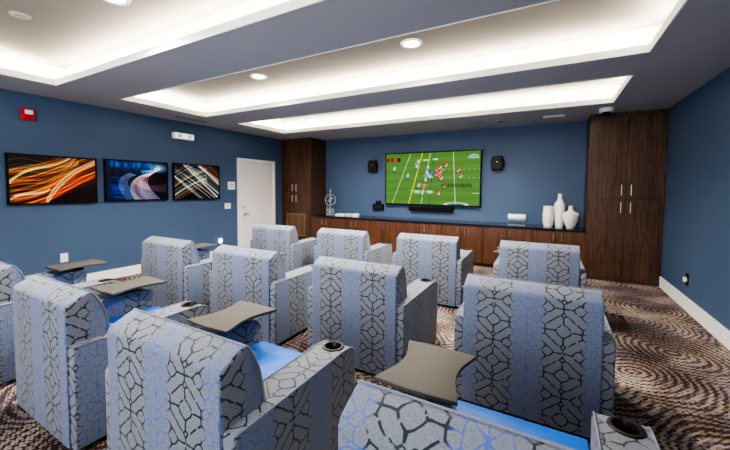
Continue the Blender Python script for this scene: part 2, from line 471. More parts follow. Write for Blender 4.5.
# ------------------------------------------------------------------ pictures painted in code
class Canvas:
    def __init__(s, w, h, bg=(0, 0, 0)):
        s.w, s.h = w, h; s.a = np.zeros((h, w, 3)) + np.array(bg); s.Y, s.X = np.mgrid[0:h, 0:w]
    def rect(s, x0, y0, x1, y1, c, al=1.0):
        m = (s.X / s.w >= x0) & (s.X / s.w <= x1) & (s.Y / s.h >= y0) & (s.Y / s.h <= y1)
        s.a[m] = s.a[m] * (1 - al) + np.array(c) * al
    def ell(s, cx, cy, rx, ry, c, al=1.0, soft=.25):
        d = np.sqrt(((s.X / s.w - cx) / rx) ** 2 + ((s.Y / s.h - cy) / ry) ** 2)
        m = (np.clip((1 + soft - d) / (2 * soft), 0, 1) * al)[..., None]
        s.a = s.a * (1 - m) + np.array(c) * m
    def ring(s, cx, cy, rx, ry, c, wd=.2):
        d = np.sqrt(((s.X / s.w - cx) / rx) ** 2 + ((s.Y / s.h - cy) / ry) ** 2)
        m = np.clip(1 - abs(d - 1) / wd, 0, 1)[..., None]; s.a = s.a * (1 - m) + np.array(c) * m
    def line(s, x0, y0, x1, y1, w, c, al=1.0):
        px, py = s.X / s.w, s.Y / s.h; asp = s.h / s.w
        dx, dy = x1 - x0, (y1 - y0) * asp
        t = np.clip(((px - x0) * dx + (py - y0) * asp * dy) / (dx * dx + dy * dy), 0, 1)
        d = np.hypot(px - x0 - t * dx, (py - y0) * asp - t * dy)
        m = (np.clip(1.5 - d / w, 0, 1) * al)[..., None]; s.a = s.a * (1 - m) + np.array(c) * m
    def trail(s, P, w, c, al=1.0):
        P = np.array(P, float); n = 420; t = np.linspace(0, 1, n)
        k = len(P) - 1
        if k == 3: B = [(1 - t) ** 3, 3 * t * (1 - t) ** 2, 3 * t * t * (1 - t), t ** 3]
        elif k == 2: B = [(1 - t) ** 2, 2 * t * (1 - t), t * t]
        else: B = [1 - t, t]
        Q = sum(b[:, None] * p for b, p in zip(B, P)); Q[:, 0] *= s.w; Q[:, 1] *= s.h
        r = max(w * s.w, .6); R = int(3 * r) + 1; acc = np.zeros((s.h, s.w))
        for x, y in Q:
            x0, x1, y0, y1 = int(x) - R, int(x) + R + 1, int(y) - R, int(y) + R + 1
            x0, y0, x1, y1 = max(x0, 0), max(y0, 0), min(x1, s.w), min(y1, s.h)
            if x0 >= x1 or y0 >= y1: continue
            g = np.exp(-((s.X[y0:y1, x0:x1] - x) ** 2 + (s.Y[y0:y1, x0:x1] - y) ** 2) / (2 * r * r))
            acc[y0:y1, x0:x1] = np.maximum(acc[y0:y1, x0:x1], g)
        s.a = s.a + acc[..., None] * np.array(c) * al

def canvas_mesh(cv, w, h, sat=1.15):
    """flat grid in local x (width), z (height) at y = 0, facing -y, image colours on its vertices"""
    nx, ny = cv.w, cv.h
    me = bpy.data.meshes.new('picture')
    vs = [((i / (nx - 1) - .5) * w, 0, (.5 - j / (ny - 1)) * h) for j in range(ny) for i in range(nx)]
    fs = [(j * nx + i, (j + 1) * nx + i, (j + 1) * nx + i + 1, j * nx + i + 1) for j in range(ny - 1) for i in range(nx - 1)]
    me.from_pydata(vs, [], fs)
    at = me.color_attributes.new('picture', 'FLOAT_COLOR', 'POINT')
    g_ = cv.a.mean(axis=2, keepdims=True); a = np.clip(g_ + (cv.a - g_) * sat, 0, 1) ** 2.2
    buf = np.ones((ny * nx, 4), dtype=np.float32); buf[:, :3] = a.reshape(-1, 3)
    at.data.foreach_set('color', buf.ravel())
    return me

def art_one():
    c = Canvas(280, 176, (.045, .02, .02))
    c.ell(.9, .9, .5, .5, (.12, .03, .03), .8, .8)
    for i in range(62):
        y0 = random.uniform(.25, 1.15); k = random.random()
        col = random.choice([(.9, .45, .12), (.85, .6, .3), (.75, .2, .07), (.95, .75, .5), (.6, .42, .2), (.7, .25, .1)])
        c.trail([(-.05, y0), (.3, y0 - .05 + random.uniform(-.1, .1)), (.5, y0 - .3), (1.05, y0 - 1.05 + .38 + random.uniform(-.1, .1))], random.uniform(.0015, .0038), col, random.uniform(.25, .6))
    for i in range(26):
        y0 = random.uniform(.15, .95)
        c.trail([(-.05, y0), (.22, y0 - .28), (.34, y0 + .16), (.78, -.08 + random.uniform(-.05, .25))], random.uniform(.0015, .0032), random.choice([(.85, .6, .25), (.75, .5, .25), (.9, .75, .5), (.8, .3, .1)]), random.uniform(.25, .55))
    for i in range(14):
        y0 = random.uniform(.75, 1.15)
        c.trail([(.05, y0), (.45, y0 - .1), (.6, y0 - .45), (1.05, y0 - .8)], random.uniform(.005, .011), random.choice([(.95, .30, .05), (.9, .22, .05), (1, .55, .2)]), .32)
    for i in range(9):
        o = random.uniform(-.07, .12)
        c.trail([(.38, .98 + o), (.5, .6 + o), (.7, .25 + o), (1.0, .05 + o)], random.uniform(.0015, .0045), (1, .90, .72), .5)
    for i in range(6):
        o = random.uniform(-.04, .05); c.trail([(0, .55 + o), (.25, .1 + o), (.4, .35 + o), (.72, -.05)], .004, (.75, .6, .35), .6)
        c.trail([(0, .9 + o), (.15, .72 + o), (.3, .85 + o), (.42, .7)], .004, (.15, .45, .5), .55)
    c.trail([(0, .35), (.15, .16), (.25, .2), (.36, .17)], .006, (.25, .5, .45), .5)
    return c
def art_two():
    c = Canvas(280, 180, (.01, .02, .06))
    c.ell(.25, .85, .45, .4, (.04, .18, .42), .8, .9); c.ell(.5, .1, .55, .18, (.05, .25, .55), .9, .6)
    for i in range(26): c.ell(random.uniform(.05, .75), random.uniform(.02, .14), .02, .05, (.15, .5, .85), .6, .6)
    for i in range(26): c.rect(*(lambda x, y: (x, y, x + random.uniform(.01, .03), y + random.uniform(.03, .1)))(random.uniform(.05, .95), random.uniform(.12, .3)), (.0, .02, .05), .7)
    for i in range(20):
        o = i / 19
        col = random.choice([(.95, .9, .9), (.9, .65, .5), (.8, .85, 1), (.9, .5, .35)])
        c.trail([(.86 - .1 * o, .12 + .03 * o), (1.0 - .1 * o, .3), (.05 + .26 * o, .22 + .12 * o), (.42 + .45 * o + .05, 1.08)], random.uniform(.0018, .0036), col, .95)
    for i in range(12):
        o = i / 11
        c.trail([(.40 + .1 * o, .55 - .1 * o), (.5 + .1 * o, .72 - .1 * o), (.75, .75 - .06 * o), (1.05, .85 - .3 * o)], .002, random.choice([(.85, .5, .35), (.8, .3, .25), (.9, .7, .6)]), .45)
    for i in range(8):
        o = i / 7
        c.trail([(.36 + .1 * o, .30 + .05 * o), (.10 + .12 * o, .42), (.15 + .12 * o, .75), (.34 + .26 * o, 1.05)], .002, (.9, .9, 1), .6)
    for i in range(9): c.trail([(.55, .22 + .01 * i), (.8, .2), (.95, .18), (.82, .08)], .004, (.5, .8, 1), .35)
    c.ell(.84, .14, .12, .09, (.75, .92, 1), .75, .7); c.ell(.64, .42, .1, .08, (.35, .03, .08), .6, .6)
    for i in range(16): y = random.uniform(.4, .95); c.trail([(random.uniform(0, .1), y), (.25, y + .03)], .004, (.05, .25, .6), .5)
    return c
def art_three():
    c = Canvas(260, 180, (.02, .02, .025))
    for i in range(34):
        x = random.uniform(-.5, .85); w_ = random.choice([.003, .006, .012, .02])
        col = random.choice([(.95, .95, .95), (.95, .95, .95), (.8, .9, 1), (.75, .5, .3), (.35, .5, .6), (.5, .38, .3)])
        c.trail([(x, -.05 + random.uniform(-.1, .2)), (x + .45, .45), (x + 1.0, 1.05)], w_ * .55, col, random.uniform(.35, .9))
    for i in range(20):
        y = random.uniform(.3, 1.2)
        c.trail([(-.05, y), (.25, y - .35), (.7, y - .55)], random.uniform(.002, .006), random.choice([(.9, .6, .25), (.55, .8, .85), (.85, .75, .5), (.4, .7, .7)]), random.uniform(.4, .8))
    c.trail([(.15, -.05), (.55, .45), (.95, .95)], .014, (1, 1, 1), .9); c.trail([(.55, .0), (.8, .25), (1.05, .5)], .016, (.75, .5, .35), .7)
    return c

def framed(name, y0, y1, z0, z1, cv, label):
    w, h = y1 - y0, z1 - z0
    t = thing(name, label, 'picture', (XL, (y0 + y1) / 2, (z0 + z1) / 2), 'framed light trail pictures on the left wall', PI / 2)
    bm = bmesh.new(); e = .02; D = .05
    bx(bm, -w / 2, w / 2, -D + .008, -.001, -h / 2, h / 2)
    for a in ((-w / 2, w / 2, h / 2 - e, h / 2), (-w / 2, w / 2, -h / 2, -h / 2 + e), (-w / 2, -w / 2 + e, -h / 2 + e, h / 2 - e), (w / 2 - e, w / 2, -h / 2 + e, h / 2 - e)):
        bx(bm, a[0], a[1], -D, -D + .012, a[2], a[3])
    link('frame', bm, M['black'], t)
    me = canvas_mesh(cv, w - 2 * e, h - 2 * e); me.materials.append(M['print'])
    o = bpy.data.objects.new('print', me); COL.objects.link(o); o.parent = t; o.location = (0, -D + .006, 0)
framed('framed_picture', 1.61, 2.60, 1.245, 1.925, art_one(), 'black framed picture of orange and gold light trails, nearest the red alarm')
framed('framed_picture', 2.71, 3.71, 1.26, 1.935, art_two(), 'black framed picture of blue night road with white light curves')
framed('framed_picture', 3.815, 4.81, 1.25, 1.945, art_three(), 'black framed picture of crossing white diagonal streaks, nearest the door')

# ------------------------------------------------------------------ television
def tv_canvas():
    c = Canvas(360, 200, (.30, .47, .20))
    for k in range(12):
        if k % 2: c.rect(0, k / 12, 1, (k + 1) / 12, (.34, .52, .23), .5)
    c.a *= (1 + .16 * np.random.rand(c.h, c.w, 1) - .08)
    W = (.86, .92, .82)
    c.line(.285, 0, .075, 1, .0028, W, .8); c.line(.50, 0, .405, 1, .0028, W, .85); c.line(.735, 0, .765, 1, .003, W, .85)
    c.line(.415, 0, .265, 1, .0042, (.93, .90, .12), .95)
    c.line(.545, 0, .49, 1, .0028, (.12, .25, .45), .85)
    for y in (.33, .49):
        for k in range(9): c.line(.60 + k * .048, y, .612 + k * .048, y, .0022, W, .7)
    for k in range(8): c.line(.04 + k * .05, .50, .052 + k * .05, .50, .0018, W, .35)
    c.line(.88, .12, .99, .125, .003, W, .7); c.line(.93, .77, .99, .77, .003, W, .8); c.line(.27, .73, .48, .735, .003, W, .6)
    # players: blue-white side and red side
    def man(x, y, top, leg, s=.92):
        c.ell(x, y + .03 * s, .013 * s, .030 * s, leg, .9); c.ell(x, y, .016 * s, .032 * s, top, .95); c.ell(x + .002, y - .034 * s, .008 * s, .016 * s, top, 1)
        c.ell(x + .012 * s, y + .01 * s, .006, .022 * s, leg, .8); c.ell(x - .014, y + .07 * s, .016, .008, (.12, .2, .10), .55); c.ell(x - .008, y + .065 * s, .004, .014, (.15, .2, .15), .7); c.ell(x + .009, y + .065 * s, .004, .014, (.15, .2, .15), .7)
    bl, bw, rd, wt = (.72, .82, .93), (.30, .45, .75), (.80, .12, .20), (.93, .88, .88)
    for x, y in ((.37, .17), (.355, .26), (.10, .30), (.255, .44), (.475, .29), (.465, .38), (.48, .43), (.455, .52), (.50, .46), (.38, .63), (.42, .78)):
        man(x, y, bl, (.35, .45, .6))
    for x, y in ((.47, .32), (.49, .42), (.52, .38)): c.ell(x, y, .012, .022, bw, .9)
    for x, y in ((.60, .27), (.66, .23), (.59, .36), (.60, .42), (.57, .40), (.615, .47), (.60, .36), (.79, .33), (.81, .44), (.65, .62), (.59, .76)):
        man(x, y, rd, wt)
    c.ell(.60, .42, .022, .035, (.92, .25, .40), .8)
    c.ell(.44, .62, .03, .018, (.95, .45, .15), .9); c.ell(.41, .63, .02, .022, (.85, .35, .2), .6)
    for x in (.36, .50): c.ell(x, .755, .035, .028, (.78, .84, .76), .9)
    for x, y in ((.435, .14), (.465, .14), (.54, .13), (.565, .13)): c.ell(x, y, .014, .014, (.93, .94, .80), .95)
    # dark block lettering across the grass
    x = .62
    segs = {'E': ['l', 't', 'm', 'b'], 'N': ['l', 'r', 'd'], 'D': ['l', 't', 'b', 'r'], 'Z': ['t', 'b', 'u'], 'O': ['l', 'r', 't', 'b']}
    for i in range(11):
        g = ['l', 'm', 'b', 'r', 't'][i % 5]
        dk = (.08, .15, .09)
        c.line(x, .60, x, .655, .003, dk, .85); c.line(x + .018, .60, x + .018, .655, .003, dk, .8)
        if i % 2: c.line(x, .60, x + .018, .60, .003, dk, .85)
        if i % 3: c.line(x, .655, x + .018, .655, .003, dk, .85)
        c.line(x, .628, x + .018, .628, .002, dk, .7); x += .028
    # score box
    for i, (xx, cc) in enumerate(((.03, (.72, .10, .08)), (.075, (.16, .08, .06)), (.105, (.75, .16, .08)), (.145, (.40, .10, .06)))):
        c.rect(xx - .02, .085, xx + .022, .155, cc, .95)
    c.ell(.02, .12, .012, .035, (.3, .08, .04), .9); c.ell(.155, .12, .01, .04, (.10, .12, .08), .9)
    for xx in (.05, .09, .12): c.line(xx, .10, xx, .14, .003, (.95, .8, .7), .6)
    for (x, y) in ((.57, .34), (.63, .33), (.585, .44), (.50, .36), (.44, .44), (.645, .25), (.80, .37), (.52, .47), (.34, .21)): c.ell(x, y, .008, .014, random.choice([(.10, .12, .18), (.92, .88, .88), (.75, .80, .92)]), .85)
    # channel bug and the arc emblem low in the picture
    c.ell(.935, .095, .042, .033, (.90, .95, .98), .95, .1); c.ell(.935, .095, .036, .025, (.10, .42, .68), .95, .1); c.line(.918, .095, .952, .095, .003, (.93, .95, .98), .8)
    c.ring(.77, .985, .105, .035, (.85, .93, .95), .30); c.ell(.77, 1.0, .075, .022, (.15, .35, .50), .9)
    return c
tx0, tx1, tz0, tz1 = -3.455, -1.275, 1.12, 2.315
t = thing('television', 'large flat television on the blue wall showing a football game', 'television', ((tx0 + tx1) / 2, YB, (tz0 + tz1) / 2))
w, h = tx1 - tx0, tz1 - tz0; e = .022
bm = bmesh.new(); bx(bm, -w / 2, w / 2, -.085, -.03, -h / 2, h / 2, 0, .006); bx(bm, -.4, .4, -.03, -.001, -.25, .25)
for a in ((-w / 2, w / 2, h / 2 - e, h / 2), (-w / 2, w / 2, -h / 2, -h / 2 + e * 1.4), (-w / 2, -w / 2 + e, -h / 2 + e, h / 2 - e), (w / 2 - e, w / 2, -h / 2 + e, h / 2 - e)):
    bx(bm, a[0], a[1], -.092, -.083, a[2], a[3], 0, .002)
link('bezel', bm, M['black'], t)
me = canvas_mesh(tv_canvas(), w - 2 * e, h - 2.4 * e, 1.0); me.materials.append(M['screen'])
o = bpy.data.objects.new('screen', me); COL.objects.link(o); o.parent = t; o.location = (0, -.0875, .2 * e)
t = thing('soundbar', 'long black soundbar mounted under the television', 'speaker', (-2.355, YB, 1.045))
link('housing', box(-.51, .51, -.085, -.001, -.055, .055, .015), M['black'], t)
link('grille', box(-.49, .49, -.089, -.083, -.042, .042, .003), plain('speaker_mesh', (.007, .007, .008), .8, spec=.2), t)

def wall_speaker(x, z, label):
    t = thing('wall_speaker', label, 'speaker', (x, YB, z), 'black satellite speakers beside the television'); t.scale = (.88, .7, .95)
    bm = bmesh.new(); tube(bm, [(0, -.001, -.02), (0, -.06, 0)], .018, 12); bx(bm, -.03, .03, -.012, -.001, -.06, .04)
    link('mount', bm, M['blackm'], t)
    prism_ = [(-.11, -.145), (.11, -.145), (.125, -.1), (.13, .06), (.10, .145), (-.10, .145), (-.13, .06), (-.125, -.1)]
    bm = prism(bmesh.new(), prism_, -.19, -.055, 'y', .02); link('cabinet', bm, M['black'], t, 50)
    bm = prism(bmesh.new(), [(u * .82, v * .86) for u, v in prism_], -.198, -.185, 'y', .006); g = link('grille', bm, M['blackm'], t)
    bm = bmesh.new(); bx(bm, -.014, .014, -.2, -.197, .02, .034); link('badge', bm, M['steel'], g)
wall_speaker(-3.80, 2.03, 'small black wall speaker left of the television')
wall_speaker(-.97, 2.02, 'small black wall speaker right of the television')
t = thing('wall_device', 'small black stepped box on the blue wall beneath the left speaker', 'device', (-3.665, YB, 1.06))
link('body', box(-.14, .14, -.06, -.001, -.09, .06, .006), M['black'], t); link('top_block', box(-.06, .06, -.05, -.001, .06, .135, .006), M['blackm'], t)
bm = bmesh.new(); bx(bm, -.11, .11, -.063, -.059, -.06, .04); link('front_panel', bm, M['bronze'], t)

# ------------------------------------------------------------------ things on the counter
def zc(u): return CZ + u
# ring sculpture on an acrylic block
t = thing('ring_sculpture', 'silver ring sculpture on a clear block at the left end of the counter', 'sculpture', (-4.87, 7.05, CZ))
ring_root = t
bm = box(-.12, .12, -.06, .06, .001, .235, .006); link('clear_block', bm, M['acrylic'], t)
bm = bmesh.new(); bx(bm, -.035, .035, -.03, .03, .03, .20, 0, .004); bx(bm, -.11, .11, -.055, .055, .0015, .014); link('block_core', bm, M['steel'], t)
bm = bmesh.new(); tube(bm, [(0, 0, .235), (0, 0, .80)], .014, 12); bx(bm, -.022, .022, -.022, .022, .74, .86, 0, .006); link('spindle', bm, M['steel'], t, 40)
for r, tilt in ((.185, .15), (.165, 1.0), (.15, -.8)):
    bm = bmesh.new(); pts = []
    for k in range(40):
        a = 2 * PI * k / 40; x, z = r * math.cos(a), r * math.sin(a)
        pts.append((x * math.cos(tilt), x * math.sin(tilt), .50 + z))
    tube(bm, pts, .009, 8, True); link('ring', bm, M['steel'], t, 60)
for sx, sz in ((-.07, -.03), (.06, .05)):
    bm = bmesh.new(); bmesh.ops.create_uvsphere(bm, u_segments=14, v_segments=8, radius=.035, matrix=Matrix.Translation((sx, .0, .5 + sz))); link('ball', bm, M['steel'], t, 60)
ring_root.scale = (.8, .8, .76)
# papers / booklets
for i, (x, y, w, d_, hh, z, m_, lb, rz) in enumerate(((-4.52, 7.0, .22, .2, .045, 0, 'paper', 'flat white booklet stack beside the ring sculpture', .1),
        (-4.31, 7.0, .15, .18, .055, 0, 'yellow', 'yellow and white booklet pile in the middle of the loose papers', -.15),
        (-4.09, 7.02, .14, .18, .06, 0, 'paper', 'white paper pile at the right end of the loose papers', .25))):
    t = thing('booklet_pile', lb, 'paper', (x, y, CZ + .001), 'papers lying on the counter', rz)
    bm = bmesh.new(); n = 4
    for k in range(n):
        o_ = random.uniform(-.012, .012); bx(bm, -w / 2 + o_, w / 2 + o_, -d_ / 2, d_ / 2, hh * k / n, hh * (k + .85) / n, 0, .002)
    link('pages', bm, M['paper'], t); link('cover', box(-w / 2 * .8, w / 2 * .8, -d_ / 2 - .004, d_ / 2 * .8, hh * .97, hh * 1.12, .002), M[m_], t)
    link('front_label', box(-w * .3, w * .3, -d_ / 2 - .008, -d_ / 2 - .004, hh * .2, hh * .8), M[m_], t)
# white roll on clear stand
t = thing('acrylic_stand', 'clear two tier stand on the counter holding the white roll', 'stand', (-.56, 7.05, CZ))
bm = bmesh.new(); bx(bm, -.15, .15, -.09, .09, .001, .016, 0, .003); bx(bm, -.15, .15, -.09, .09, .075, .09, 0, .003)
for sx in (-.14, .128): bx(bm, sx, sx + .012, -.08, .08, .017, .074)
link('shelves', bm, M['acrylic'], t)
t = thing('paper_roll', 'white banded roll lying on top of the clear stand', 'roll', (-.56, 7.05, CZ + .09))
prof = [(.052, -.155), (.058, -.147), (.058, .147), (.052, .155)]
bm = lathe(bmesh.new(), prof, seg=24)
for v in bm.verts: v.co = Vector((v.co.z, v.co.x, v.co.y + .060))
link('roll', bm, M['ceramic'], t, 40)
for sx in (-.11, .09):
    bm = lathe(bmesh.new(), [(.0595, sx), (.0595, sx + .02)], seg=24)
    for v in bm.verts: v.co = Vector((v.co.z, v.co.x, v.co.y + .060))
    link('band', bm, M['paper'], t, 40)
# vases
def vase(name, x, y, prof, label, fl=.03, nf=12, sx=1, sy=1, twist=0):
    bm = bmesh.new(); seg = 60; rings = []
    zmax = prof[-1][1]
    # fine interpolation
    P = []
    for (r0, z0), (r1, z1) in zip(prof, prof[1:]):
        for k in range(3): P.append((r0 + (r1 - r0) * k / 3, z0 + (z1 - z0) * k / 3))
    P.append(prof[-1]); ro = P[-1][0]
    P += [(ro * .8, zmax), (ro * .75, zmax - .03), (ro * .7, zmax * .5)]
    for r, z in P:
        ring = []
        for k in range(seg):
            a = 2 * PI * k / seg; rr = r * (1 + fl * abs(math.sin(nf / 2 * (a + twist * z))))
            ring.append(bm.verts.new((rr * math.cos(a) * sx, rr * math.sin(a) * sy, z)))
        rings.append(ring)
    for A, B in zip(rings, rings[1:]):
        for k in range(seg): bm.faces.new((A[k], A[(k + 1) % seg], B[(k + 1) % seg], B[k]))
    bm.faces.new(rings[0][::-1]); bm.faces.new(rings[-1])
    o = link(name, bm, M['ceramic'], None, 50, loc=(x, y, CZ + .001), rot=(0, 0, .5)); tag(o, label, 'vase', 'white ceramic vases on the counter')
vase('ceramic_vase', -.035, 7.08, [(.066, 0), (.076, .04), (.086, .13), (.087, .23), (.081, .32), (.077, .375)], 'white barrel shaped vase with twisted facets, left of the bottle vase', .07, 7, twist=6)
vase('ceramic_vase', .145, 7.12, [(.062, 0), (.070, .05), (.078, .18), (.088, .37), (.083, .42), (.048, .475), (.034, .52), (.034, .595), (.039, .605)], 'tallest white bottle shaped vase with a narrow neck', .05, 8)
vase('ceramic_vase', .315, 6.98, [(.055, 0), (.080, .045), (.112, .13), (.126, .235), (.122, .262), (.080, .285), (.044, .31), (.036, .35), (.040, .395)], 'squat wide shouldered white ribbed vase nearest the right cabinet', .07, 14, 1, .7)

# ------------------------------------------------------------------ left wall fittings
def on_left(name, y, z, label, cat, group=None): return thing(name, label, cat, (XL, y, z), group, PI / 2)
t = on_left('fire_alarm', 1.845, 2.455, 'red fire alarm strobe high on the left wall', 'fire alarm')
link('housing', box(-.07, .07, -.045, -.001, -.075, .075, .008), M['red'], t)
link('strobe_lens', box(-.04, .045, -.07, -.044, .0, .058, .012), M['plate'], t)
bm = bmesh.new()
for k in range(4): bx(bm, -.04, .04, -.049, -.044, -.058 + k * .013, -.052 + k * .013)
link('sounder_slots', bm, plain('dark_red_plastic', (.25, .01, .015), .5), t)
t = on_left('emergency_light', 4.02, 2.455, 'white rectangular emergency light high on the left wall', 'light')
link('housing', box(-.2, .2, -.09, -.001, -.06, .06, .012), M['plate'], t)
l_ = link('lens', box(-.185, .185, -.1, -.088, -.045, .045, .006), M['lampd'], t)
for sx in (-.1, .1):
    bm = bmesh.new(); tube(bm, [(sx, -.099, 0), (sx, -.106, 0)], .038, 18); link('lamp_head', bm, M['ceramic'], t, 40)
t = on_left('wall_sign', 5.145, 1.535, 'small pale sign plate on the wall beside the white door', 'sign')
link('plate', box(-.095, .095, -.012, -.001, -.085, .085, .003), M['plate'], t)
for r in range(2):
    bm = bmesh.new()
    for k in range(6): bx(bm, -.062 + k * .021, -.050 + k * .021, -.0145, -.0115, .012 - r * .05, .038 - r * .05)
    bx(bm, -.064, .064, -.0128, -.0115, .010 - r * .05, .040 - r * .05)
    link('lettering_line', bm, M['sign'], t)
t = on_left('light_switch', 5.04, 1.09, 'white switch plate with a dark dot low beside the white door', 'switch')
link('plate', box(-.075, .075, -.014, -.001, -.06, .06, .004), M['plate'], t)
bm = bmesh.new(); tube(bm, [(0, -.012, .012), (0, -.02, .012)], .018, 14); link('button', bm, M['grey'], t, 40)
def outlet(t, glow=False, dark=False):
    link('plate', box(-.045, .045, -.008, -.001, -.065, .065, .003), M['blackm'] if dark else M['plate'], t)
    for sz in (-.024, .024):
        link('socket', box(-.018, .018, -.011, -.007, sz - .017, sz + .017, .003), M['plate'], t)
t = on_left('wall_outlet', 2.18, .455, 'white wall outlet behind the leftmost tray on the left wall', 'outlet'); outlet(t)
t = on_left('night_light', 4.84, .345, 'small glowing plug-in light low on the wall beside the door', 'light')
link('plate', box(-.04, .04, -.008, -.001, -.06, .06, .003), M['plate'], t)
link('glowing_lens', box(-.028, .028, -.04, -.007, -.02, .04, .01), M['night'], t)
t = thing('wall_outlet', 'dark outlet with a white plug low on the right wall', 'outlet', (XR, 5.62, .385), None, -PI / 2)
link('plate', box(-.045, .045, -.008, -.001, -.075, .075, .003), M['blackm'], t); link('plug', box(-.024, .024, -.04, -.007, -.03, .03, .008), M['plate'], t)

# ------------------------------------------------------------------ ceiling fittings
ZC = H + COVE
def downlight(x, y, label):
    t = thing('recessed_downlight', label, 'light', (x, y, ZC), 'recessed ceiling downlights')
    bm = bmesh.new(); prof = [(.115, 0), (.112, -.012), (.085, -.014), (.078, -.004), (.078, 0)]
    rr = []
    for r, z in prof: rr.append([bm.verts.new((r * math.cos(a * PI / 16), r * math.sin(a * PI / 16), z)) for a in range(32)])
    for A, B in zip(rr, rr[1:]):
        for k in range(32): bm.faces.new((A[k], A[(k + 1) % 32], B[(k + 1) % 32], B[k]))
    link('trim_ring', bm, M['lip'], t, 60)
    bm = lathe(bmesh.new(), [(.079, -.002), (.079, -.006)], seg=28); link('lens', bm, M['lamp'], t)
    ld = bpy.data.lights.new('downlight_lamp', 'SPOT'); ld.energy = 190; ld.spot_size = math.radians(150); ld.spot_blend = .8; ld.shadow_soft_size = .07; ld.color = (1, .93, .84)
    lo = bpy.data.objects.new('downlight_lamp', ld); COL.objects.link(lo); lo.parent = t; lo.location = (0, 0, -.03)
    return t
downlight(-1.32, 3.38, 'glowing round downlight right of centre in the middle ceiling recess')
downlight(-3.53, 3.40, 'glowing round downlight left of centre in the middle ceiling recess')
downlight(-3.10, 1.46, 'round downlight at the top edge in the nearest ceiling recess')
downlight(-1.32, 5.30, 'added unseen downlight right of centre in the recess nearest the television')  # unseen spot, added to brighten the far end of the room
downlight(-3.53, 5.30, 'added unseen downlight left of centre in the recess nearest the television')  # its added twin, likewise out of view
t = thing('ceiling_speaker', 'small grey round ceiling fitting in the nearest ceiling recess', 'ceiling fitting', (-4.17, 1.22, ZC))
bm = lathe(bmesh.new(), [(.055, -.001), (.052, -.014), (.03, -.018)], seg=28); link('cover', bm, M['grey'], t, 40)
bm = lathe(bmesh.new(), [(.075, -.0005), (.073, -.005), (.056, -.006)], seg=28); link('rim', bm, M['soffit'], t, 40)
t = thing('security_camera', 'white dome security camera under the ceiling by the right cabinet', 'camera', (.70, 6.33, H))
bm = lathe(bmesh.new(), [(.095, -.001), (.095, -.05), (.085, -.062)], seg=28); link('housing', bm, M['plate'], t, 40)
bm = lathe(bmesh.new(), [(.06, -.06), (.055, -.085), (.035, -.105), (.01, -.112)], seg=24); link('dome', bm, M['black'], t, 60)
t = thing('ceiling_panel_light', 'small flat white fitting on the ceiling above the counter vases', 'ceiling fitting', (.0, 6.62, H))
link('frame', box(-.16, .16, -.09, .09, -.012, -.001, .003), M['lip'], t); link('lens', box(-.13, .13, -.065, .065, -.016, -.011, .002), M['plate'], t)
def vent(x, y, w, d_, label):
    t = thing('ceiling_vent', label, 'vent', (x, y, H), 'grey ceiling vents')
    bm = bmesh.new(); bx(bm, -w / 2, w / 2, -d_ / 2, d_ / 2, -.003, -.001); link('backing', bm, M['black'], t)
    bm = bmesh.new()
    for a in ((-w / 2, w / 2, -d_ / 2, -d_ / 2 + .015), (-w / 2, w / 2, d_ / 2 - .015, d_ / 2), (-w / 2, -w / 2 + .015, -d_ / 2, d_ / 2), (w / 2 - .015, w / 2, -d_ / 2, d_ / 2)): bx(bm, a[0], a[1], a[2], a[3], -.012, -.001)
    link('frame', bm, M['soffit'], t)
    bm = bmesh.new(); n = max(3, int(min(w, d_) / .022))
    for k in range(n):
        if w > d_: yy = -d_ / 2 + .015 + (d_ - .03) * (k + .5) / n; bx(bm, -w / 2 + .015, w / 2 - .015, yy - .004, yy + .004, -.010, -.003)
        else: xx = -w / 2 + .015 + (w - .03) * (k + .5) / n; bx(bm, xx - .004, xx + .004, -d_ / 2 + .015, d_ / 2 - .015, -.010, -.003)
    link('slats', bm, M['vent'], t)
vent(-5.80, 3.95, .16, .62, 'long grey ceiling vent above the left wall emergency light')
vent(-1.30, 6.55, .34, .12, 'small grey ceiling vent in front of the television')
t = thing('smoke_detector', 'small dark round detector on the ceiling right of the small vent', 'detector', (-.85, 6.55, H))
bm = lathe(bmesh.new(), [(.06, -.001), (.058, -.018), (.03, -.03)], seg=24); link('body', bm, M['grey'], t, 40)
bm = lathe(bmesh.new(), [(.025, -.029), (.02, -.04)], seg=16); link('sensor', bm, M['black'], t, 40)

# ------------------------------------------------------------------ theatre seats
HW, OW = .402, .464
def hollow(ob, cutter_bm):
    cm = bpy.data.meshes.new('cut'); bmesh.ops.recalc_face_normals(cutter_bm, faces=cutter_bm.faces[:]); cutter_bm.to_mesh(cm); cutter_bm.free()
    co = bpy.data.objects.new('cut', cm); COL.objects.link(co)
    md = ob.modifiers.new('b', 'BOOLEAN'); md.object = co; md.operation = 'DIFFERENCE'; md.solver = 'EXACT'
    bpy.context.view_layer.update()
    dg = bpy.context.evaluated_depsgraph_get(); nm = bpy.data.meshes.new_from_object(ob.evaluated_get(dg))
    ob.modifiers.clear(); ob.data = nm; bpy.data.objects.remove(co)

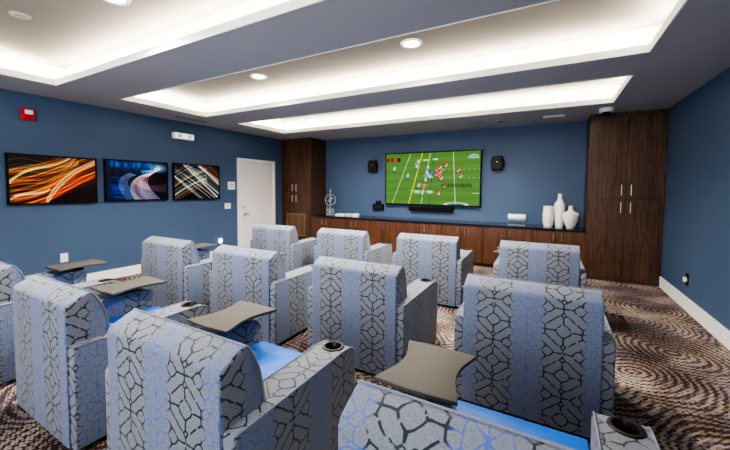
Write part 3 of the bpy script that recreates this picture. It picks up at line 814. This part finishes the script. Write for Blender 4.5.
BACK = [(0, .03), (0, .815), (.010, .836), (.032, .850), (.09, .880), (.118, .889), (.135, .882), (.165, .835), (.195, .75), (.212, .66), (.218, .60), (.225, .45), (.225, .03)]
ARM = [(.012, .03), (.012, .606), (.022, .617), (.70, .628), (.775, .624), (.81, .612), (.835, .588), (.845, .55), (.848, .03)]
def make_seat():
    t = thing('theater_seat', 'x', 'chair')
    bk = link('backrest', prism(bmesh.new(), BACK, -HW, HW, 'x', .014, 3), M['fabric'], t, 50)
    bm = bmesh.new()
    for s in (-1, 1): tube(bm, [(s * (HW - .004), u, v) for u, v in BACK[5:11]], .0055, 6)
    tube(bm, [(-HW + .006, .122, .890), (HW - .006, .122, .890)], .0045, 6)
    link('piping', bm, M['piping'], bk, 60)
    for s in (-1, 1):
        a0, a1 = (s * .284, s * OW)
        am = link('armrest', prism(bmesh.new(), ARM, min(a0, a1), max(a0, a1), 'x', .014, 3), M['fabric'], t, 50, uvoff=(.2, .08, 0))
        bm = bmesh.new()
        for x in (s * .288, s * (OW - .004)): tube(bm, [(x, u, v) for u, v in ARM[2:8]], .005, 6)
        link('piping', bm, M['piping'], am, 60)
        if s == 1:
            hollow(am, lathe(bmesh.new(), [(.043, .53), (.043, .70)], .382, .74, 28))
            bm = bmesh.new(); rr = []
            for r, z in ((.043, .620), (.058, .622), (.060, .628), (.056, .633), (.046, .634), (.0415, .628), (.040, .55), (.0, .549)):
                rr.append([bm.verts.new((.382 + max(r, .001) * math.cos(a * PI / 16), .74 + max(r, .001) * math.sin(a * PI / 16), z)) for a in range(32)])
            for A, B in zip(rr, rr[1:]):
                for k in range(32): bm.faces.new((A[k], A[(k + 1) % 32], B[(k + 1) % 32], B[k]))
            link('cup_holder', bm, M['bronze'], am, 40)
    # seat cushion, front panel, base
    sp = [(.20, .30), (.20, .455), (.45, .468), (.80, .468), (.86, .46), (.892, .43), (.895, .36), (.88, .30)]
    link('seat_cushion', prism(bmesh.new(), sp, -.281, .281, 'x', .012, 3), M['vinyl'], t, 50)
    link('footrest', box(-.281, .281, .80, .868, .05, .297, .012, 3), M['fabric'], t, 50)
    link('base', box(-.40, .40, .06, .79, .0, .045, .004), M['blackm'], t)
    # swivel tray on the left arm: straight ends, hollowed sides
    bm = bmesh.new(); pts = []
    x0, x1, y0, y1 = -.535, -.185, .485, .895
    n = 14
    for k in range(n + 1):
        f = k / n; pts.append((x1 - .045 * math.sin(PI * f) ** 1.3 + .012 * (1 - f), y0 + (y1 - y0) * f))
    pts += [(x0 * .6 + x1 * .4, y1 + .012)]
    for k in range(n + 1):
        f = 1 - k / n; pts.append((x0 + .050 * math.sin(PI * f) ** 1.3, y0 + (y1 - y0) * f))
    pts += [(x0 * .5 + x1 * .5, y0 - .012)]
    tr = link('tray_table', prism(bm, pts, .668, .686, 'z', .004, 2), M['tray'], t, 40)
    bm = bmesh.new(); bx(bm, -.43, -.31, .60, .76, .652, .667, 0, .004); tube(bm, [(-.366, .70, .622), (-.366, .70, .654)], .028, 16); tube(bm, [(-.366, .70, .622), (-.366, .70, .633)], .05, 20)
    link('tray_bracket', bm, M['blackm'], tr, 40)
    return t
def copy_tree(o, parent=None):
    c = o.copy(); COL.objects.link(c); c.parent = parent
    for ch in list(o.children): copy_tree(ch, c)
    return c
seats = [
 (-.12, .785, -.5, 'blue grey patterned recliner cut off at the bottom right, nearest the camera'),
 (-1.415, .78, -.5, 'patterned recliner in the nearest row with a cup holder and blue seat showing at center'),
 (-2.72, .81, -.8, 'patterned recliner in the nearest row, second from the left wall, dark floor swirl beside it'),
 (-3.99, .83, -1, 'patterned recliner cut off by the left edge of the photo, under the leftmost tray'),
 (-.11, 2.345, -.5, 'patterned recliner in the middle row nearest the right wall'),
 (-1.405, 2.33, -.5, 'patterned recliner in the middle row, second from the right wall'),
 (-2.66, 2.28, 0, 'patterned recliner in the middle row, third from the right wall'),
 (-3.94, 2.27, -.5, 'patterned recliner in the middle row nearest the left wall'),
 (-.11, 4.19, .5, 'patterned recliner in the row nearest the television, beside the right tall cabinet'),
 (-1.405, 4.18, 1, 'patterned recliner in the row nearest the television, second from the right tall cabinet'),
 (-2.66, 4.07, 0, 'patterned recliner in the row nearest the television, second from the white door'),
 (-3.93, 4.00, 1, 'patterned recliner in the row nearest the television, in front of the white door'),
]
proto = make_seat()
for i, (x, y, a, lb) in enumerate(seats):
    o = proto if i == 0 else copy_tree(proto)
    o.location = (x, y, 0); o.rotation_euler = (0, 0, math.radians(a))
    tag(o, lb, 'chair', 'recliner theater seats in three rows')
    if i == 3:      # this seat's tray is slid a little further forward
        for ch in o.children:
            if ch.name.startswith('tray_table'): ch.location = (.0, .10, 0)

# ------------------------------------------------------------------ lighting
def area(name, loc, sx, sy, energy, col, rot=(0, 0, 0), spread=PI):
    l = bpy.data.lights.new(name, 'AREA'); l.shape = 'RECTANGLE'; l.size = sx; l.size_y = sy; l.energy = energy; l.color = col; l.spread = spread
    o = bpy.data.objects.new(name, l); COL.objects.link(o); o.location = loc; o.rotation_euler = rot; return o
WARM = (1, .885, .72)
KW = 6.5   # watts per metre of cove
zl = H + LIP + .03
for (a, c) in COFF:
    L = CX1 - CX0; Wd = c - a; m_ = LEDGE * .45
    for yy in (a - m_, c + m_): area('cove_lamp', ((CX0 + CX1) / 2, yy, zl), L, .05, KW * L, WARM, (PI, 0, 0))
    for xx in (CX0 - m_, CX1 + m_): area('cove_lamp', (xx, (a + c) / 2, zl), .05, Wd, KW * Wd, WARM, (PI, 0, 0))
# soft fill added behind the camera, aimed up and forward to lift the soffit
area('fill_lamp', (-2.0, -1.9, 1.7), 5.5, 1.4, 85, (.98, .98, 1), (math.radians(112), 0, math.radians(8)))
w_ = bpy.data.worlds.new('fill_world'); SC.world = w_; w_.use_nodes = True  # uniform background added as flat fill through the open rear
w_.node_tree.nodes['Background'].inputs[0].default_value = (.95, .97, 1, 1); w_.node_tree.nodes['Background'].inputs[1].default_value = .24

# ------------------------------------------------------------------ camera
f, pit, yaw, roll, hc = 338.483, .04988, .50242, .00708, 1.5009
fw = Vector((-math.sin(yaw) * math.cos(pit), math.cos(yaw) * math.cos(pit), -math.sin(pit)))
rt = Vector((math.cos(yaw), math.sin(yaw), 0)); up = rt.cross(fw)
r2 = rt * math.cos(roll) + up * math.sin(roll); u2 = -rt * math.sin(roll) + up * math.cos(roll)
cd = bpy.data.cameras.new('camera'); cam = bpy.data.objects.new('camera', cd); COL.objects.link(cam)
m3 = Matrix((r2, u2, -fw)).transposed()
cam.matrix_world = Matrix.Translation((0, 0, hc)) @ m3.to_4x4()
cd.sensor_fit = 'HORIZONTAL'; cd.sensor_width = 36; cd.lens = f / 730 * 36; cd.shift_y = -20 / 730; cd.clip_start = .02
SC.camera = cam
SC.view_settings.view_transform = 'AgX'; SC.view_settings.look = 'AgX - High Contrast'; SC.view_settings.exposure = .95
SC.cycles.max_bounces = 8; SC.cycles.diffuse_bounces = 5
